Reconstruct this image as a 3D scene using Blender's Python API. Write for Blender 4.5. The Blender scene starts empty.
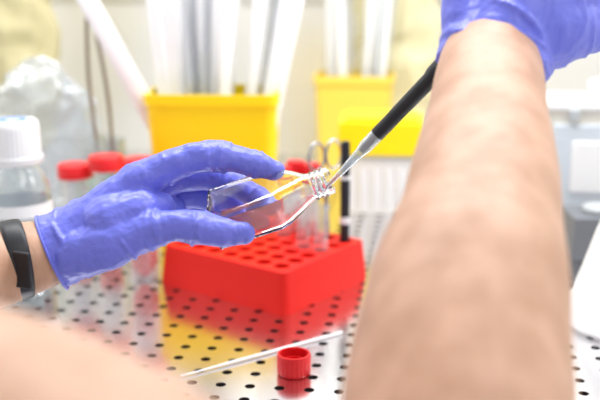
import bpy, math, random, bmesh
from mathutils import Vector, Matrix, Euler, noise
random.seed(4)
S=bpy.context.scene
S.view_settings.view_transform='Standard'
S.view_settings.look='None'

# ---------------------------------------------------------------- materials
def mat(name,col,rough=.5,metal=0,trans=0,bump=0,bscale=100,sss=0,coat=0,ior=1.45,spec=.5,emit=0,var=None,vscale=20,stretch=None,folds=0,fscale=30):
    m=bpy.data.materials.new(name);m.use_nodes=True
    nt=m.node_tree;b=nt.nodes['Principled BSDF']
    b.inputs['Base Color'].default_value=(*col,1);b.inputs['Roughness'].default_value=rough
    b.inputs['Metallic'].default_value=metal;b.inputs['Transmission Weight'].default_value=trans
    b.inputs['IOR'].default_value=ior;b.inputs['Coat Weight'].default_value=coat
    b.inputs['Specular IOR Level'].default_value=spec
    if sss:
        b.inputs['Subsurface Weight'].default_value=sss
        b.inputs['Subsurface Radius'].default_value=(.01,.004,.002)
        b.inputs['Subsurface Scale'].default_value=1
    tc=nt.nodes.new('ShaderNodeTexCoord')
    mp=nt.nodes.new('ShaderNodeMapping');nt.links.new(tc.outputs['Object'],mp.inputs[0])
    if stretch: mp.inputs['Scale'].default_value=stretch
    if bump:
        n=nt.nodes.new('ShaderNodeTexNoise');n.inputs['Scale'].default_value=bscale;n.inputs['Detail'].default_value=3
        n.inputs['Distortion'].default_value=.6
        bp=nt.nodes.new('ShaderNodeBump');bp.inputs['Strength'].default_value=1;bp.inputs['Distance'].default_value=bump
        nt.links.new(mp.outputs[0],n.inputs['Vector']);nt.links.new(n.outputs[0],bp.inputs['Height'])
        nt.links.new(bp.outputs[0],b.inputs['Normal'])
        if folds:
            mp2=nt.nodes.new('ShaderNodeMapping');mp2.inputs['Scale'].default_value=(1.6,.7,1);mp2.inputs['Rotation'].default_value=(0,0,.3)
            nt.links.new(tc.outputs['Object'],mp2.inputs[0])
            n2=nt.nodes.new('ShaderNodeTexNoise');n2.noise_type='RIDGED_MULTIFRACTAL' if hasattr(n2,'noise_type') else 'FBM'
            n2.inputs['Scale'].default_value=fscale;n2.inputs['Detail'].default_value=2;n2.inputs['Distortion'].default_value=.8
            b2=nt.nodes.new('ShaderNodeBump');b2.inputs['Distance'].default_value=folds
            nt.links.new(mp2.outputs[0],n2.inputs['Vector']);nt.links.new(n2.outputs[0],b2.inputs['Height'])
            nt.links.new(bp.outputs[0],b2.inputs['Normal']);nt.links.new(b2.outputs[0],b.inputs['Normal'])
    if var:
        n=nt.nodes.new('ShaderNodeTexNoise');n.inputs['Scale'].default_value=vscale;n.inputs['Detail'].default_value=4
        r=nt.nodes.new('ShaderNodeValToRGB');r.color_ramp.elements[0].position=.35;r.color_ramp.elements[1].position=.65
        r.color_ramp.elements[0].color=(*var,1);r.color_ramp.elements[1].color=(*col,1)
        nt.links.new(mp.outputs[0],n.inputs['Vector']);nt.links.new(n.outputs[0],r.inputs[0]);nt.links.new(r.outputs[0],b.inputs['Base Color'])
    return m
def clear(name,tint=(.93,.96,.97),edge=.55,body=.06,rough=.06):
    m=bpy.data.materials.new(name);m.use_nodes=True;nt=m.node_tree;nt.nodes.clear()
    o=nt.nodes.new('ShaderNodeOutputMaterial');t=nt.nodes.new('ShaderNodeBsdfTransparent');t.inputs[0].default_value=(*tint,1)
    g=nt.nodes.new('ShaderNodeBsdfGlossy');g.inputs['Roughness'].default_value=rough;g.inputs[0].default_value=(1,1,1,1)
    d=nt.nodes.new('ShaderNodeBsdfDiffuse');d.inputs[0].default_value=(*[min(1,c*.95) for c in tint],1)
    lw=nt.nodes.new('ShaderNodeLayerWeight');lw.inputs[0].default_value=.35
    mr=nt.nodes.new('ShaderNodeMapRange');mr.inputs['To Min'].default_value=.04;mr.inputs['To Max'].default_value=edge
    nt.links.new(lw.outputs['Facing'],mr.inputs['Value'])
    m1=nt.nodes.new('ShaderNodeMixShader');m1.inputs[0].default_value=body
    nt.links.new(t.outputs[0],m1.inputs[1]);nt.links.new(d.outputs[0],m1.inputs[2])
    m2=nt.nodes.new('ShaderNodeMixShader');nt.links.new(mr.outputs[0],m2.inputs[0])
    nt.links.new(m1.outputs[0],m2.inputs[1]);nt.links.new(g.outputs[0],m2.inputs[2]);nt.links.new(m2.outputs[0],o.inputs[0])
    return m
M=dict(
 glove=mat('nitrile_glove',(.165,.19,.76),.38,bump=.0010,bscale=110,sss=.04,spec=.5,folds=.0022,fscale=42),
 skin=mat('skin',(.64,.39,.275),.5,bump=.0005,bscale=150,sss=.1,var=(.50,.285,.185),vscale=60,stretch=(1,1,.35)),
 cloth=mat('cloth',(.8,.82,.85),.9),
 steel=mat('brushed_steel',(.80,.79,.80),.17,metal=1,bump=.00004,bscale=40),
 wall=mat('cabinet_wall_steel',(.88,.87,.83),.30,metal=.5),
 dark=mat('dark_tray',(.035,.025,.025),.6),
 red=mat('red_plastic',(.80,.016,.010),.5,spec=.25),
 redcap=mat('red_cap',(.72,.010,.014),.4),
 yellow=mat('yellow_plastic',(1.0,.74,.0),.4),
 gold=mat('pale_yellow_reflection',(.90,.66,.10),.5),  # tone of the bin's wall reflection, put into a base colour
 cream=mat('cream_reflection',(.78,.72,.46),.5,bump=.004,bscale=20),  # cream wall reflection as a base colour
 olive=mat('olive_reflection',(.58,.52,.30),.5,bump=.004,bscale=20),  # olive-yellow wall reflection as a base colour
 white=mat('white_plastic',(.82,.83,.84),.45),
 grey=mat('grey_plastic',(.45,.48,.5),.5),
 dgrey=mat('dark_grey_plastic',(.16,.17,.19),.5),
 pale=mat('pale_blue_panel',(.58,.64,.70),.4),
 blue=mat('blue_print',(.12,.25,.6),.5),
 beige=mat('beige_plastic',(.70,.68,.61),.5),
 black=mat('black_rubber',(.012,.013,.018),.45),
 navy=mat('navy_plastic',(.03,.035,.12),.35),
 metal=mat('dull_steel',(.30,.24,.19),.4,metal=.7),
 chrome=mat('polished_steel',(.42,.43,.46),.2,metal=1),
 green=mat('green_plastic',(.03,.6,.35),.4),
 paper=mat('pipette_wrap',(.90,.91,.92),.55,bump=.001,bscale=60),
 clear=clear('clear_polystyrene',(.88,.91,.93)),
 flask=mat('flask_polystyrene',(.97,.98,1),.03,trans=1,ior=1.5),
 tube=clear('tube_polypropylene',(.90,.92,.94),edge=.5,body=.16,rough=.15),
 tip=clear('tip_polypropylene',(.80,.87,.94),edge=.6,body=.35,rough=.15),
 bag=clear('bag_film',(.84,.88,.92),edge=.6,body=.3,rough=.25),
 medium=clear('pink_medium',(1,.42,.38),edge=.2,body=.25),
)

# ---------------------------------------------------------------- mesh kit
class MB:
    def __init__(s): s.v=[];s.f=[];s.mi=[];s.mats=[]
    def _m(s,k):
        if k not in s.mats: s.mats.append(k)
        return s.mats.index(k)
    def add(s,v,f,k,mx=None):
        o=len(s.v);i=s._m(k)
        s.v+=[(mx@Vector(p)) if mx else Vector(p) for p in v]
        s.f+=[tuple(a+o for a in q) for q in f];s.mi+=[i]*len(f)
    def rings(s,rs,k,mx=None,cap0=True,cap1=True,closed=False):
        n=len(rs[0]);v=[p for r in rs for p in r];f=[]
        R=len(rs)
        for i in range(R if closed else R-1):
            for j in range(n):
                a=i*n+j;b=i*n+(j+1)%n;c=((i+1)%R)*n+(j+1)%n;d=((i+1)%R)*n+j
                f.append((a,b,c,d))
        if not closed:
            if cap0:f.append(tuple(reversed(range(n))))
            if cap1:f.append(tuple(range((R-1)*n,R*n)))
        s.add(v,f,k,mx)
    def lathe(s,prof,k,mx=None,seg=32,cap0=True,cap1=True):
        s.rings([[(r*math.cos(2*math.pi*j/seg),r*math.sin(2*math.pi*j/seg),z) for j in range(seg)] for r,z in prof],k,mx,cap0,cap1)
    def box(s,c,d,k,mx=None,taper=1):
        x,y,z=[a/2 for a in d];cx,cy,cz=c;t=taper
        v=[(cx-x*t,cy-y*t,cz-z),(cx+x*t,cy-y*t,cz-z),(cx+x*t,cy+y*t,cz-z),(cx-x*t,cy+y*t,cz-z),(cx-x,cy-y,cz+z),(cx+x,cy-y,cz+z),(cx+x,cy+y,cz+z),(cx-x,cy+y,cz+z)]
        s.add(v,[(3,2,1,0),(4,5,6,7),(0,1,5,4),(1,2,6,5),(2,3,7,6),(3,0,4,7)],k,mx)
    def tube(s,P,R,k,mx=None,seg=20,sub=6,round0=True,round1=True,ref=None,flat=1.0):
        P=[Vector(p) for p in P];n=len(P)
        pts=[];rad=[]
        for i in range(n-1):
            p0=P[i-1] if i else P[0]*2-P[1];p3=P[i+2] if i+2<n else P[-1]*2-P[-2]
            for a in range(sub):
                t=a/sub
                q=.5*((2*P[i])+(P[i+1]-p0)*t+(2*p0-5*P[i]+4*P[i+1]-p3)*t*t+(3*P[i]-p0-3*P[i+1]+p3)*t**3)
                h=t*t*(3-2*t)
                pts.append(q);rad.append(R[i]*(1-h)+R[i+1]*h)
        pts.append(P[-1]);rad.append(R[-1])
        T=[(pts[min(i+1,len(pts)-1)]-pts[max(i-1,0)]).normalized() for i in range(len(pts))]
        N=Vector(ref) if ref else T[0].orthogonal()
        rs=[]
        def ring(c,t,nn,r):
            b=t.cross(nn)
            return [c+nn*(math.cos(2*math.pi*j/seg)*r)+b*(math.sin(2*math.pi*j/seg)*r*flat) for j in range(seg)]
        for i,(c,t,r) in enumerate(zip(pts,T,rad)):
            N=(N-t*N.dot(t)).normalized()
            if i==0 and round0:
                for a in (80,60,40,20):
                    a=math.radians(a);rs.append(ring(c-t*r*math.sin(a),t,N,r*math.cos(a)))
            rs.append(ring(c,t,N,r))
            if i==len(pts)-1 and round1:
                for a in (20,40,60,80):
                    a=math.radians(a);rs.append(ring(c+t*r*math.sin(a),t,N,r*math.cos(a)))
        s.rings(rs,k,mx)
    def fold(s,c,ax,R,tr,k,wob=.03,ph=0):
        """a raised wrinkle ring of glove film round a finger or wrist"""
        c=Vector(c);ax=Vector(ax).normalized();n=ax.orthogonal().normalized();b=ax.cross(n);rs=[]
        for a in range(40):
            t=2*math.pi*a/40;d=(n*math.cos(t)+b*math.sin(t));rr_=R*(1+wob*math.sin(3*t+ph))
            cc=c+d*rr_+ax*(R*.10*math.sin(2*t+ph));q_=tr*(.65+.35*math.sin(2*t+ph*2))
            rs.append([cc+d*(q_*math.cos(2*math.pi*q/8))+ax*(q_*math.sin(2*math.pi*q/8)) for q in range(8)])
        s.rings(rs,k,closed=True)
    def obj(s,name,smooth=True,bevel=0,loc=None,rot=None,parent=None,angle=40,recalc=False):
        me=bpy.data.meshes.new(name);me.from_pydata([tuple(p) for p in s.v],[],s.f)
        for k in s.mats: me.materials.append(M[k])
        me.polygons.foreach_set('material_index',s.mi)
        me.update()
        if recalc:
            bm=bmesh.new();bm.from_mesh(me);bmesh.ops.recalc_face_normals(bm,faces=bm.faces);bm.to_mesh(me);bm.free()
        if smooth:
            me.polygons.foreach_set('use_smooth',[True]*len(me.polygons))
            try: me.set_sharp_from_angle(angle=math.radians(angle))
            except Exception: pass
        o=bpy.data.objects.new(name,me);S.collection.objects.link(o)
        if loc:o.location=loc
        if rot:o.rotation_euler=rot
        if parent:o.parent=parent
        if bevel:
            b=o.modifiers.new('b','BEVEL');b.width=bevel;b.segments=3;b.limit_method='ANGLE'
        return o
def T(x,y,z): return Matrix.Translation((x,y,z))
def empty(name,loc=(0,0,0)):
    e=bpy.data.objects.new(name,None);S.collection.objects.link(e);e.location=loc;e.empty_display_size=.05;return e
def aim(a,b):
    a=Vector(a);b=Vector(b);return Matrix.Translation(a)@(b-a).to_track_quat('Z','Y').to_matrix().to_4x4()
def holes(mb,nx,ny,cell,r,k,thick,z=0,seg=16,kin=None):
    x0=-nx*cell/2;y0=-ny*cell/2;h=cell/2
    for i in range(nx):
        for j in range(ny):
            cx=x0+(i+.5)*cell;cy=y0+(j+.5)*cell
            v=[];f=[]
            for a in range(seg):
                t=2*math.pi*a/seg;c,s_=math.cos(t),math.sin(t);q=h/max(abs(c),abs(s_))
                v.append((cx+c*q,cy+s_*q,z))
            for a in range(seg):
                t=2*math.pi*a/seg;v.append((cx+r*math.cos(t),cy+r*math.sin(t),z))
            for a in range(seg):
                t=2*math.pi*a/seg;v.append((cx+r*math.cos(t),cy+r*math.sin(t),z-thick))
            for a in range(seg):
                b=(a+1)%seg
                f.append((a,b,seg+b,seg+a))
            g=[(seg+a,seg+(a+1)%seg,2*seg+(a+1)%seg,2*seg+a) for a in range(seg)]
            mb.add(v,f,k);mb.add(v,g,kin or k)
def rr(w,d,z,r=.012,q_=4):
    out=[]
    for sx,sy,a0 in((1,1,0),(-1,1,90),(-1,-1,180),(1,-1,270)):
        for q in range(q_+1):
            a=math.radians(a0+q*90/q_);out.append((sx*(w/2-r)+r*math.cos(a),sy*(d/2-r)+r*math.sin(a),z))
    return out

# ---------------------------------------------------------------- cabinet
RZ=math.radians(-8)
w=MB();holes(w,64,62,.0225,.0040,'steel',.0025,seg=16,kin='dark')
w.obj('perforated_worktop',smooth=False,loc=(0,.85,0),rot=(0,0,RZ))
w=MB();w.box((0,0,-.035),(1.43,1.39,.01),'dark');w.obj('floor',smooth=False,loc=(0,.85,0),rot=(0,0,RZ))
w=MB();w.box((0,.70,.40),(1.44,.01,.88),'wall');w.box((0,.69,.262),(1.40,.012,.012),'wall')
w.obj('wall_back',smooth=False,loc=(0,.85,0),rot=(0,0,RZ))
for sx,nm in((-1,'wall_left'),(1,'wall_right')):
    w=MB();w.box((sx*.725,0,.40),(.01,1.39,.88),'wall');w.obj(nm,smooth=False,loc=(0,.85,0),rot=(0,0,RZ))

# ---------------------------------------------------------------- red tube rack
ra=math.radians(-37);C=(-.0353,.911,0)
rk=MB();nx,ny,cell=7,6,.0205;L,Wd,H=nx*cell,ny*cell,.040
holes(rk,nx,ny,cell,.0079,'red',.034,z=H,seg=24)
ro=rr(L+.010,Wd+.010,H-.0012,.008)
cl=[(max(-L/2,min(L/2,x)),max(-Wd/2,min(Wd/2,y)),H) for x,y,z in ro]
mid=rr(L+.008,Wd+.008,H-.0002,.007)
rk.rings([cl,mid,ro,rr(L+.011,Wd+.011,H-.008,.008),rr(L+.018,Wd+.018,0,.010)],'red',cap0=False)
rack=rk.obj('test_tube_rack',angle=30,loc=C,rot=(0,0,ra))
def rp(i,j):
    x=-L/2+(i+.5)*cell;y=-Wd/2+(j+.5)*cell
    return (C[0]+x*math.cos(ra)-y*math.sin(ra),C[1]+x*math.sin(ra)+y*math.cos(ra))

def conical(name,x,y,z,r,h,cap=True,liquid=None,tilt=(0,0,0)):
    m=MB()
    m.lathe([(r*.25,0),(r*.55,.002+r*.3),(r*.97,r*1.6),(r,r*1.9),(r,h),(r*1.12,h),(r*1.12,h+.003)],'tube',cap1=False)
    if liquid: m.lathe([(r*.2,.001),(r*.5,.003+r*.3),(r*.9,r*1.6),(r*.92,h*liquid)],'medium')
    if cap:
        R=r*1.2;seg=48
        rs=[]
        for zz,q in((h-.001,1),(h+.0,1),(h+.0115,1),(h+.0128,.93)):
            rs.append([((R*q+(.0004 if j%2 else 0))*math.cos(2*math.pi*j/seg),(R*q+(.0004 if j%2 else 0))*math.sin(2*math.pi*j/seg),zz) for j in range(seg)])
        m.rings(rs,'redcap')
    return m.obj(name,loc=(x,y,z),rot=tilt)
for (i,j,hh,cp,lq) in((6,3,.080,False,None),(4,5,.098,True,.5),(3,5,.098,True,.5),(3,4,.095,True,.3),(5,3,.075,False,None)):
    x,y=rp(i,j);conical('centrifuge_tube',x,y,.003,.0074,hh,cp,lq)
# marker pen
x,y=rp(6,5);p=MB()
p.lathe([(.0015,.0),(.0042,.004),(.0048,.01),(.0048,.055)],'black',cap1=False)
p.lathe([(.0049,.055),(.0049,.062)],'white');p.lathe([(.0048,.062),(.0048,.10)],'black',cap0=False,cap1=False)
p.lathe([(.0050,.10),(.0050,.104)],'white');p.lathe([(.0045,.104),(.0045,.134),(.0038,.138),(.0015,.1385)],'black')
p.box((0,-.0052,.118),(.002,.0012,.03),'black')
p.obj('marker_pen',loc=(x,y,.003))
# scissors standing in rack
x,y=rp(5,5);sc=MB()
for sgn in(-1,1):
    sc.tube([(sgn*.001,0,0),(sgn*.002,0,.05),(-sgn*.001,0,.075),(-sgn*.005,0,.10)],[.0012,.003,.003,.0022],'chrome',flat=.5)
    c=Vector((-sgn*.0105,sgn*.001,.1205))
    rs=[]
    for a in range(32):
        t=2*math.pi*a/32;d=Vector((math.cos(t)*.0105,0,math.sin(t)*.0145));n=d.normalized()
        rs.append([c+d+n*(.0016*math.cos(2*math.pi*b/10))+Vector((0,.0016*math.sin(2*math.pi*b/10),0)) for b in range(10)])
    sc.rings(rs,'chrome',closed=True)
sc.lathe([(.0025,-.003),(.0025,.003)],'chrome',mx=T(0,0,.068)@Matrix.Rotation(math.pi/2,4,'X'))
sc.obj('scissors',loc=(x+.0,y+.001,.004),rot=(0,math.radians(-2),math.radians(40)))

# standing 50 ml tubes with red caps
for x,y,h in((-.156,.910,.090),(-.205,.985,.100),(-.242,1.00,.088),(-.178,1.03,.088)):
    m=MB();r=.0145
    m.lathe([(r*.98,0),(r,.001),(r,h),(r*1.1,h)],'tube',cap1=False)
    m.lathe([(r*.2,.004),(r*.9,.018),(r*.93,h*.35)],'medium')
    seg=60;rs=[]
    for zz,q in((h-.002,1),(h+.011,1),(h+.0125,.94)):
        rs.append([((.0182*q+(.0004 if j%2 else 0))*math.cos(2*math.pi*j/seg),(.0182*q+(.0004 if j%2 else 0))*math.sin(2*math.pi*j/seg),zz) for j in range(seg)])
    m.rings(rs,'redcap')
    m.obj('capped_sample_tube',loc=(x,y,0))

# ---------------------------------------------------------------- loose cap on the worktop
cp=MB();seg=72;rs=[]
for zz,q in((0,.95),(.001,1),(.0155,1),(.0165,.97),(.0165,.88),(.012,.87),(.0025,.86)):
    out=q in(1,)
    rs.append([((.0128*q+(.0004 if (j%3==0 and out) else 0))*math.cos(2*math.pi*j/seg),(.0128*q+(.0004 if (j%3==0 and out) else 0))*math.sin(2*math.pi*j/seg),zz) for j in range(seg)])
cp.rings(rs,'redcap')
cp.lathe([(.0075,.002),(.0075,.011),(.0068,.011),(.0068,.003)],'redcap',cap0=False,cap1=False)
cp.obj('flask_screw_cap',loc=(-.0047,.686,.0003))
# glass pipette lying on worktop
gp=MB();a=(-.092,.677,.0016);b=(.036,.766,.0016)
L1=(Vector(b)-Vector(a)).length
gp.lathe([(.0006,0),(.0008,.03),(.0012,.045),(.0013,L1*.9),(.0010,L1*.93),(.0013,L1*.95),(.0013,L1)],'paper',mx=aim(a,b),seg=16)
gp.obj('glass_pipette')

# ---------------------------------------------------------------- yellow pipette bin, and its wall reflection modelled as a second bin
def bin_(name,c,w_,d_,h_,rz,k):
    m=MB();t=.88
    m.rings([rr(w_*t,d_*t,0),rr(w_*.985,d_*.985,h_-.012),rr(w_*1.0+.003,d_+.003,h_-.012),rr(w_+.003,d_+.003,h_),rr(w_-.004,d_-.004,h_),rr(w_*t-.006,d_*t-.006,.004)],k)
    return m.obj(name,loc=c,rot=(0,0,rz),angle=35)
bin_('bin_wall_reflection',(-.098,1.10,0),.148,.10,.168,math.radians(-2),'yellow')
bin_('bin_wall_reflection',(.082,1.42,0),.115,.08,.150,math.radians(-8),'gold')  # solid stand-in for the yellow bin's reflection in the steel wall
def bundle(name,cx,cy,n,hz,sp,zb=.02,lean=0,r=.0052,wx=.04,extra=False):
    m=MB()
    for i in range(n):
        bx=cx+random.uniform(-wx,wx);by=cy+random.uniform(-.022,.022)
        kx=(bx-cx)/wx
        tx=bx+kx*sp+random.uniform(-.02,.02)+lean;ty=by+random.uniform(-.02,.03)
        mx=aim((bx,by,zb),(tx,ty,zb+hz));ln=hz
        kk='paper' if i%5 else 'tube'
        q=r*random.uniform(.75,1.25)
        m.lathe([(.001,0),(q*.6,.02),(q,.035),(q,ln*.9),(q*.75,ln*.92),(q*.75,ln)],kk,mx=mx,seg=12)
    if extra:   # wide wrapped pipette leaning to the left
        mx=aim((-.130,1.082,.06),(-.262,1.06,.33))
        m.rings([[(x*q2,y*q,z) for x,y in((-.002,-.011),(-.0035,-.008),(-.0035,.008),(-.002,.011),(.002,.011),(.0035,.008),(.0035,-.008),(.002,-.011))] for z,q,q2 in((0,.4,.3),(.01,1,1),(.3,1,1),(.31,1.05,.2))],'paper',mx)
    return m.obj(name)
bundle('bundle_wall_reflection',-.098,1.10,54,.36,.042,lean=.020,wx=.048,extra=True)
bundle('bundle_wall_reflection',.082,1.42,16,.36,.02,wx=.035)  # reflected streaks above it, modelled as solid pipettes

# ---------------------------------------------------------------- media bottle
m=MB()
m.lathe([(.029,0),(.0315,.004),(.0315,.095),(.030,.105),(.024,.118),(.0195,.124),(.0195,.135)],'clear',cap1=False)
m.lathe([(.0285,.003),(.0295,.006),(.0295,.07)],'clear')
m.lathe([(.0318,.03),(.0318,.09)],'white',cap0=False,cap1=False)
m.lathe([(.0319,.060),(.0319,.064)],'grey',cap0=False,cap1=False);m.lathe([(.0319,.070),(.0319,.078)],'grey',cap0=False,cap1=False)
seg=72;rs=[]
for zz,q in((.126,1),(.128,1.06),(.133,1.06),(.134,1.0),(.160,.98),(.165,.94),(.167,.86)):
    rs.append([((.0235*q+(.0008 if j%2 else 0))*math.cos(2*math.pi*j/seg),(.0235*q+(.0008 if j%2 else 0))*math.sin(2*math.pi*j/seg),zz) for j in range(seg)])
m.rings(rs,'white');m.lathe([(.014,.1672),(.014,.1678),(.008,.1678),(.008,.1672)],'blue',cap0=False,cap1=False)
m.obj('media_bottle',loc=(-.270,.885,0))

# ---------------------------------------------------------------- plastic bag, and bag shapes for reflections in the back wall
def bag(name,loc,wx,wy,h,k,amp=1,rz=0):
    m=MB();R=40;Sg=56;rs=[]
    for i in range(R+1):
        t=i/R;ph=t*math.pi
        row=[]
        for j in range(Sg):
            a=2*math.pi*j/Sg
            x=wx*math.cos(a)*(math.sin(ph)**.5 if 0<t<1 else .02)*(1-.25*t);y=wy*math.sin(a)*(math.sin(ph)**.6 if 0<t<1 else .02);z=h*t
            n=(noise.noise_vector(Vector((x*28+loc[0],y*28,z*28)))*.012+noise.noise_vector(Vector((x*70,y*70,z*70+5)))*.006)*amp
            p=Vector((x,y,z))+n;p.z=max(p.z,.001);row.append(p)
        rs.append(row)
    m.rings(rs,k);m.obj(name,loc=loc,rot=(0,0,rz),angle=60)
bag('plastic_bag',(-.315,1.15,0),.085,.028,.205,'bag')
bag('yellow_wall_reflection',(-.43,1.42,0),.085,.04,.42,'olive',rz=RZ)  # yellowish reflection in the back wall, built as an added bag shape
bag('yellow_wall_reflection',(.15,1.49,0),.075,.02,.42,'cream',rz=RZ)  # cream part of the wall reflection, also an added solid shape

# forceps in a holder tube
fc=empty('forceps',(-.222,1.10,0))
m=MB()
for sgn in(-1,1):
    m.tube([(sgn*.0015,0,.006),(sgn*.008,0,.09),(sgn*.010,0,.17),(sgn*.004,0,.245),(0,0,.262)],[.0012,.0030,.0038,.0038,.0032],'metal',flat=.6,ref=(0,1,0))
m.obj('blades',parent=fc,rot=(0,math.radians(-4),0))
m=MB();m.lathe([(.016,0),(.0165,.11),(.0155,.11),(.015,.003)],'clear');m.obj('holder_tube',parent=fc)
# low green box
m=MB();m.box((0,0,.013),(.06,.05,.026),'green');m.box((0,0,.029),(.063,.053,.007),'green');m.obj('green_lidded_box',bevel=.002,loc=(-.262,1.235,0))

# pipette tip box with yellow lid
m=MB();m.box((0,0,.036),(.098,.075,.072),'white',taper=.94);m.box((0,0,.0745),(.103,.08,.005),'grey');m.box((0,0,.098),(.106,.083,.042),'yellow');m.box((0,0,.121),(.09,.068,.005),'yellow')
for i in range(6): m.box((-.04+i*.016,-.0385,.036),(.004,.003,.05),'white')
m.obj('pipette_tip_box',bevel=.003,loc=(.105,1.20,0),rot=(0,0,math.radians(-6)))
# storage case right
m=MB()
m.box((0,0,.0725),(.17,.10,.145),'beige');m.box((0,-.052,.072),(.145,.006,.115),'pale');m.box((-.0,-.056,.08),(.10,.004,.06),'white')
m.box((0,0,.149),(.176,.106,.008),'white');m.lathe([(.006,.153),(.006,.161),(.013,.165),(.013,.173),(.009,.176)],'white',mx=T(-.015,0,0))
for sx in(-1,1): m.box((sx*.05,-.055,.140),(.012,.006,.014),'grey')
m.obj('storage_case',bevel=.003,loc=(.372,1.13,0),rot=(0,0,math.radians(-8)))
m=MB();m.box((0,0,.024),(.07,.06,.048),'dgrey');m.lathe([(.018,.048),(.018,.053),(.015,.055)],'grey');m.obj('dark_grey_box',bevel=.006,loc=(.325,1.00,0))  # dark grey rounded box with a low grey disc on top
# round pipette stand, right
m=MB()
m.lathe([(.070,0),(.072,.004),(.070,.010),(.060,.020),(.052,.045),(.042,.08),(.032,.11),(.022,.14),(.018,.18)],'white',seg=48)
m.lathe([(.030,.18),(.034,.185),(.034,.198),(.030,.202)],'grey',seg=48)
m.obj('pipette_stand',loc=(.303,.80,0))

# ---------------------------------------------------------------- culture flask
fk=MB()
def sect(x,w_,t_,p,n=40):
    r=[]
    for j in range(n):
        a=2*math.pi*j/n;c,s_=math.cos(a),math.sin(a)
        r.append((x,math.copysign(abs(c)**(2/p),c)*w_/2,math.copysign(abs(s_)**(2/p),s_)*t_/2))
    return r
prof=[(-.0345,.038,.023,7),(-.0335,.042,.027,8),(.011,.042,.027,8),(.017,.038,.0265,6),(.026,.028,.023,4),(.032,.021,.020,2.4),(.035,.0185,.0185,2)]
for xx in(.038,.0415,.045): prof+=[(xx-.001,.0185,.0185,2),(xx,.0205,.0205,2),(xx+.001,.0185,.0185,2)]
prof+=[(.050,.0185,.0185,2)]
inn=[(-.0325,.0378,.0228,7),(.011,.0378,.0228,8),(.017,.0338,.0223,6),(.026,.0240,.0190,4),(.032,.0175,.0170,2.4),(.035,.0158,.0158,2),(.050,.0158,.0158,2)][::-1]
fk.rings([sect(*q) for q in prof+inn],'flask')
fk.obj('cell_culture_flask',loc=(-.0262,.6195,.1530),rot=(math.radians(20),math.radians(-20),math.radians(-4)),angle=35,recalc=True)
fl=bpy.data.objects['cell_culture_flask']
lq=MB();lq.rings([sect(-.0320,.037,.004,8),sect(-.004,.037,.002,8),sect(.012,.031,.0008,8)],'medium',mx=T(0,0,-.0093));lq.obj('medium',parent=fl,recalc=True)

# ---------------------------------------------------------------- pipette
A=Vector((.0163,.6147,.1640));B=Vector((.0865,.6016,.2431));D=(B-A).normalized()
pt=empty('micropipette',A);mxp=aim((0,0,0),D)
m=MB();m.lathe([(.0009,-.006),(.0018,.012),(.0033,.034),(.0046,.040),(.0046,.052)],'tip',mx=mxp,seg=24);m.lathe([(.0004,-.004),(.0010,.014)],'medium',mx=mxp,seg=12)
m.obj('tip',parent=pt)
m=MB();m.lathe([(.0028,.036),(.0036,.048),(.0047,.051),(.0049,.07),(.0052,.10),(.0062,.104),(.0064,.112),(.0080,.118)],'black',mx=mxp,seg=28);m.obj('shaft',parent=pt)
m=MB();m.lathe([(.0085,.116),(.0105,.125),(.0125,.16),(.0135,.21),(.012,.225),(.006,.228),(.006,.245),(.009,.246),(.009,.251)],'navy',mx=mxp,seg=28);m.obj('handle',parent=pt)

# ---------------------------------------------------------------- the technician
person=empty('lab_technician',(0,.3,0))
pm=Matrix.Translation((0,.3,0)).inverted()
def organic(mb,name,vox,sm,disp=0,dscale=.012,parent=person,mx=None,mid=.45):
    o=mb.obj(name,parent=parent)
    if mx is not None: o.matrix_local=pm@mx
    else: o.matrix_local=pm
    r=o.modifiers.new('r','REMESH');r.mode='VOXEL';r.voxel_size=vox;r.use_smooth_shade=True
    s=o.modifiers.new('s','SMOOTH');s.factor=.5;s.iterations=sm
    if disp:
        t=bpy.data.textures.new(name+'_folds','CLOUDS');t.noise_scale=dscale;t.noise_depth=2
        d=o.modifiers.new('d','DISPLACE');d.texture=t;d.strength=disp;d.mid_level=mid;d.texture_coords='LOCAL'
    return o
TILT=Matrix.Rotation(math.radians(76),4,'X')
k=.000673
HL=Matrix.Translation((-.0909,.6184,.1453))@TILT
def hp(*p): return [(a*k,b*k,c*k) for a,b,c in p]
def hr(*r): return [a*k for a in r]
g=MB()
K='glove'
g.tube(hp((-112,-37,2),(-98,-31,0),(-70,-17,-8),(-35,5,-15)),hr(39,37,38,30),K,round0=False,seg=32)
g.tube(hp((-95,-22,8),(-60,6,2),(-30,30,0)),hr(24,23,20),K)
g.tube(hp((-95,-22,-15),(-55,8,-22),(-15,32,-30)),hr(24,22,19),K)
g.tube(hp((-95,-28,-25),(-50,0,-42),(-12,18,-58)),hr(24,22,18),K)
g.tube(hp((-95,-38,-30),(-55,-15,-55),(-12,0,-80)),hr(24,20,16),K)
g.tube(hp((-60,-10,0),(-20,5,-25),(0,5,-45)),hr(30,24,16),K)
# index, middle, ring, little: MCP, mid-phalanx, PIP, mid, DIP, tip
g.tube(hp((-30,32,0),(-2,46,1),(26,56,2),(54,59,2),(72,56,0),(92,50,-3),(110,44,-7)),hr(20.5,17,15.2,16.4,13.4,13.6,10.3),K,sub=8)
g.tube(hp((-15,32,-30),(22,40,-42),(55,36,-52),(74,27,-50),(90,17,-45),(104,8,-38)),hr(18,15,15.5,13,13.2,10.5),K,sub=8)
g.tube(hp((-12,18,-58),(22,20,-70),(52,14,-78),(70,4,-74),(82,-3,-68),(94,-10,-58)),hr(17,14.5,14.8,12.5,12.8,10),K,sub=8)
g.tube(hp((-12,0,-80),(16,2,-92),(40,-3,-96),(56,-8,-92),(66,-12,-84),(76,-16,-72)),hr(15,12.5,13,11,11,9),K,sub=8)
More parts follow.
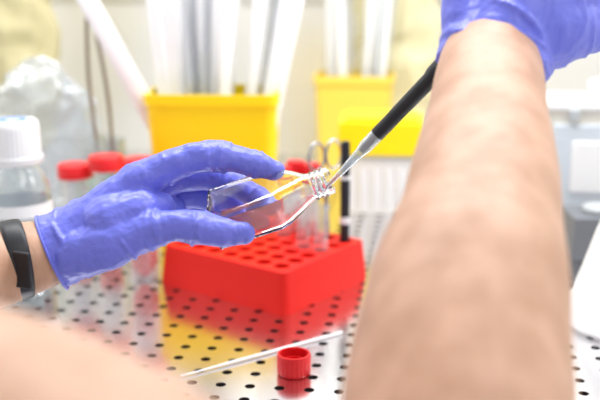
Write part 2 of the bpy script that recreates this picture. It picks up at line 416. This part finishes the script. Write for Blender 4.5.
# thumb
g.tube(hp((-90,-38,15),(-55,-29,24),(-14,-15,28),(14,-10,32),(38,-12,35),(60,-16,34),(80,-17,30)),hr(26,25,19,15.2,16.6,14.2,11.2),K,sub=8)
g.tube(hp((-50,-8,14),(-22,4,12),(-4,8,6)),hr(30,24,15),K)
# wrinkles of the film
def fo(c,ax,R,tr,ph): g.fold([q*k for q in c],ax,R*k,tr*k,K,ph=ph)
for c,ax,R,tr,ph in(((-100,-32,0),(14,6,-2),37.5,2.6,0),((-91,-28,-2),(14,8,2),37.5,2.4,2),((-80,-23,-5),(16,4,4),38.5,2.6,4),((-66,-15,-8),(16,10,4),38,2.2,1),
    ((2,47,1),(28,10,0),16.4,2.0,1),((46,58,2),(28,3,0),16.1,2.0,3),((55,59,2),(28,-2,0),16.3,2.0,0),((62,58,1),(28,-6,0),15.3,1.8,2),((86,52,-3),(20,-6,-3),13.4,1.8,2),((93,50,-3),(20,-6,-3),13.4,1.8,5),
    ((50,36,-51),(30,-3,-8),15.4,1.8,1),((60,33,-52),(30,-12,0),15,1.8,3),((86,19,-46),(16,-10,5),13,1.6,1),
    ((-10,-14,28),(28,5,4),18.6,2.2,2),((-1,-12,30),(28,6,4),17.2,2.2,4),((33,-12,35),(24,-2,2),16.3,1.9,1),((41,-12,35),(24,-3,0),16.5,1.9,3),((-34,-22,26),(30,16,4),22,2.2,5)):
    fo(c,ax,R,tr,ph)
organic(g,'left_glove',.0010,3,.0022,.012,mx=HL,mid=.42)
def bead(c,axis,r1,tr,mat_,flat=1,h=None,name='bead',parent=person,seg=48,wob=0):
    mb=MB();ax=Vector(axis).normalized();n=(Vector((0,0,1))-ax*ax.z).normalized();b=ax.cross(n)
    rs=[];h=h or tr
    for a in range(seg):
        t=2*math.pi*a/seg;d=(n*math.cos(t)+b*math.sin(t)*flat)*r1*(1+wob*math.sin(5*t+1));dn=d.normalized()
        rs.append([Vector(c)+d+dn*(tr*math.copysign(abs(math.cos(2*math.pi*q/12))**.7,math.cos(2*math.pi*q/12)))+ax*(h*math.copysign(abs(math.sin(2*math.pi*q/12))**.7,math.sin(2*math.pi*q/12))) for q in range(12)])
    mb.rings(rs,mat_,closed=True)
    o=mb.obj(name,parent=parent);o.matrix_local=pm;return o
c0=HL@Vector(hp((-112,-37,2))[0]);ax0=(HL.to_3x3()@Vector((14,6,-2)))
bead(c0,ax0,.0262,.0009,'glove',name='left_cuff_hem',wob=.01)
a=MB();K='skin'
a.tube([(-.148,.615,.129),(-.165,.609,.123),(-.180,.603,.120),(-.200,.592,.117),(-.245,.54,.122),(-.30,.45,.135),(-.325,.375,.150),(-.26,.325,.160),(-.16,.285,.168),(-.06,.215,.166),(.0,.13,.155)],
       [.0210,.0222,.0243,.0265,.035,.043,.043,.044,.047,.050,.052],K,seg=36)
organic(a,'left_arm',.0025,5)
bead((-.188,.600,.1195),(-.9,-.42,-.08),.0258,.0013,'black',h=.0072,name='wristband',flat=.98)
m=MB();m.box((0,0,0),(.013,.003,.024),'black');o=m.obj('wristband_display',bevel=.001,parent=person);o.matrix_local=pm@Matrix.Translation((-.176,.5745,.121))@Matrix.Rotation(math.radians(-25),4,'Z')
a=MB()
a.tube([(.118,.605,.268),(.116,.584,.2555),(.1067,.5375,.234),(.090,.456,.196),(.0738,.397,.1655),(.064,.355,.135),(.055,.29,.085),(.08,.2,.075),(.12,.1,.10)],
       [.0285,.0300,.0325,.0385,.0450,.0475,.047,.049,.052],K,seg=36)
organic(a,'right_arm',.003,6)
for nm,pp in(('left_sleeve',[(-.03,.175,.162),(.0,.13,.155),(.03,.05,.14)]),('right_sleeve',[(.085,.19,.077),(.12,.10,.10),(.15,.0,.12)])):
    m=MB();m.tube(pp,[.056,.06,.066],'cloth',round0=False);o=m.obj(nm,parent=person);o.matrix_local=pm
k=.00061
HR=Matrix.Translation((.122,.589,.276))@TILT
g=MB();K='glove'
g.tube(hp((-9,-50,3),(0,-20,-5),(30,10,-15),(70,45,-25)),hr(57,53,50,44),K,round0=False,seg=32)
g.tube(hp((0,-15,0),(50,-4,-15),(95,5,-40),(135,22,-60)),hr(44,42,34,26),K)
g.tube(hp((20,10,0),(60,40,-10),(90,75,-15)),hr(40,34,24),K)
g.tube(hp((20,10,-20),(60,35,-35),(100,55,-40)),hr(38,32,23),K)
g.tube(hp((90,75,-15),(78,102,-45),(50,108,-70),(15,90,-72),(-12,66,-58)),hr(23,20,18,16,13),K)
g.tube(hp((100,55,-40),(95,80,-72),(62,84,-98),(20,65,-94),(-10,42,-72)),hr(23,20,18,16,13),K)
g.tube(hp((98,35,-62),(92,52,-98),(58,54,-118),(18,38,-106),(-15,16,-82)),hr(22,19,17,16,13),K)
g.tube(hp((92,15,-70),(82,22,-108),(52,22,-122),(15,10,-110),(-14,-6,-88)),hr(20,17,16,14,12),K)
g.tube(hp((-12,-28,0),(-30,-6,-2),(-34,24,-5),(-20,62,-8),(2,92,-8)),hr(36,28,22,20,16),K)
for c,ax,R,tr,ph in(((-7,-40,1),(10,30,-8),56,3,0),((-3,-28,-2),(12,30,-4),55,3,2),((4,-14,-6),(18,30,-8),53.5,3,4),((60,-2,-20),(45,8,-22),42,3,1),((78,2,-30),(45,8,-22),38.5,2.6,3)):
    g.fold([q*k for q in c],ax,R*k,tr*k,K,ph=ph)
organic(g,'right_glove',.0016,3,.0030,.016,mx=HR)

# ---------------------------------------------------------------- light
wd=bpy.data.worlds.new('w');S.world=wd;wd.use_nodes=True
wd.node_tree.nodes['Background'].inputs[0].default_value=(.96,.98,1,1);wd.node_tree.nodes['Background'].inputs[1].default_value=.70
def area(name,loc,rot,sx,sy,e_,col=(1,1,1)):
    l=bpy.data.lights.new(name,'AREA');l.shape='RECTANGLE';l.size=sx;l.size_y=sy;l.energy=e_;l.color=col
    o=bpy.data.objects.new(name,l);S.collection.objects.link(o);o.location=loc;o.rotation_euler=rot
area('cabinet_lamp',(.1,.95,.95),(math.radians(-8),0,RZ),1.2,.25,15.5,(1,1,1))
area('room_lamp',(.9,-.3,1.3),(math.radians(50),0,math.radians(40)),.8,.8,8,(1,.99,.98))

cd=bpy.data.cameras.new('camera');cam=bpy.data.objects.new('camera',cd);S.collection.objects.link(cam)
cam.location=(0,0,.31);cam.rotation_euler=(math.radians(76),0,0)
cd.sensor_width=36;cd.lens=57.06;cd.clip_start=.01
cd.dof.use_dof=True;cd.dof.focus_distance=.65;cd.dof.aperture_fstop=4.7
S.camera=cam
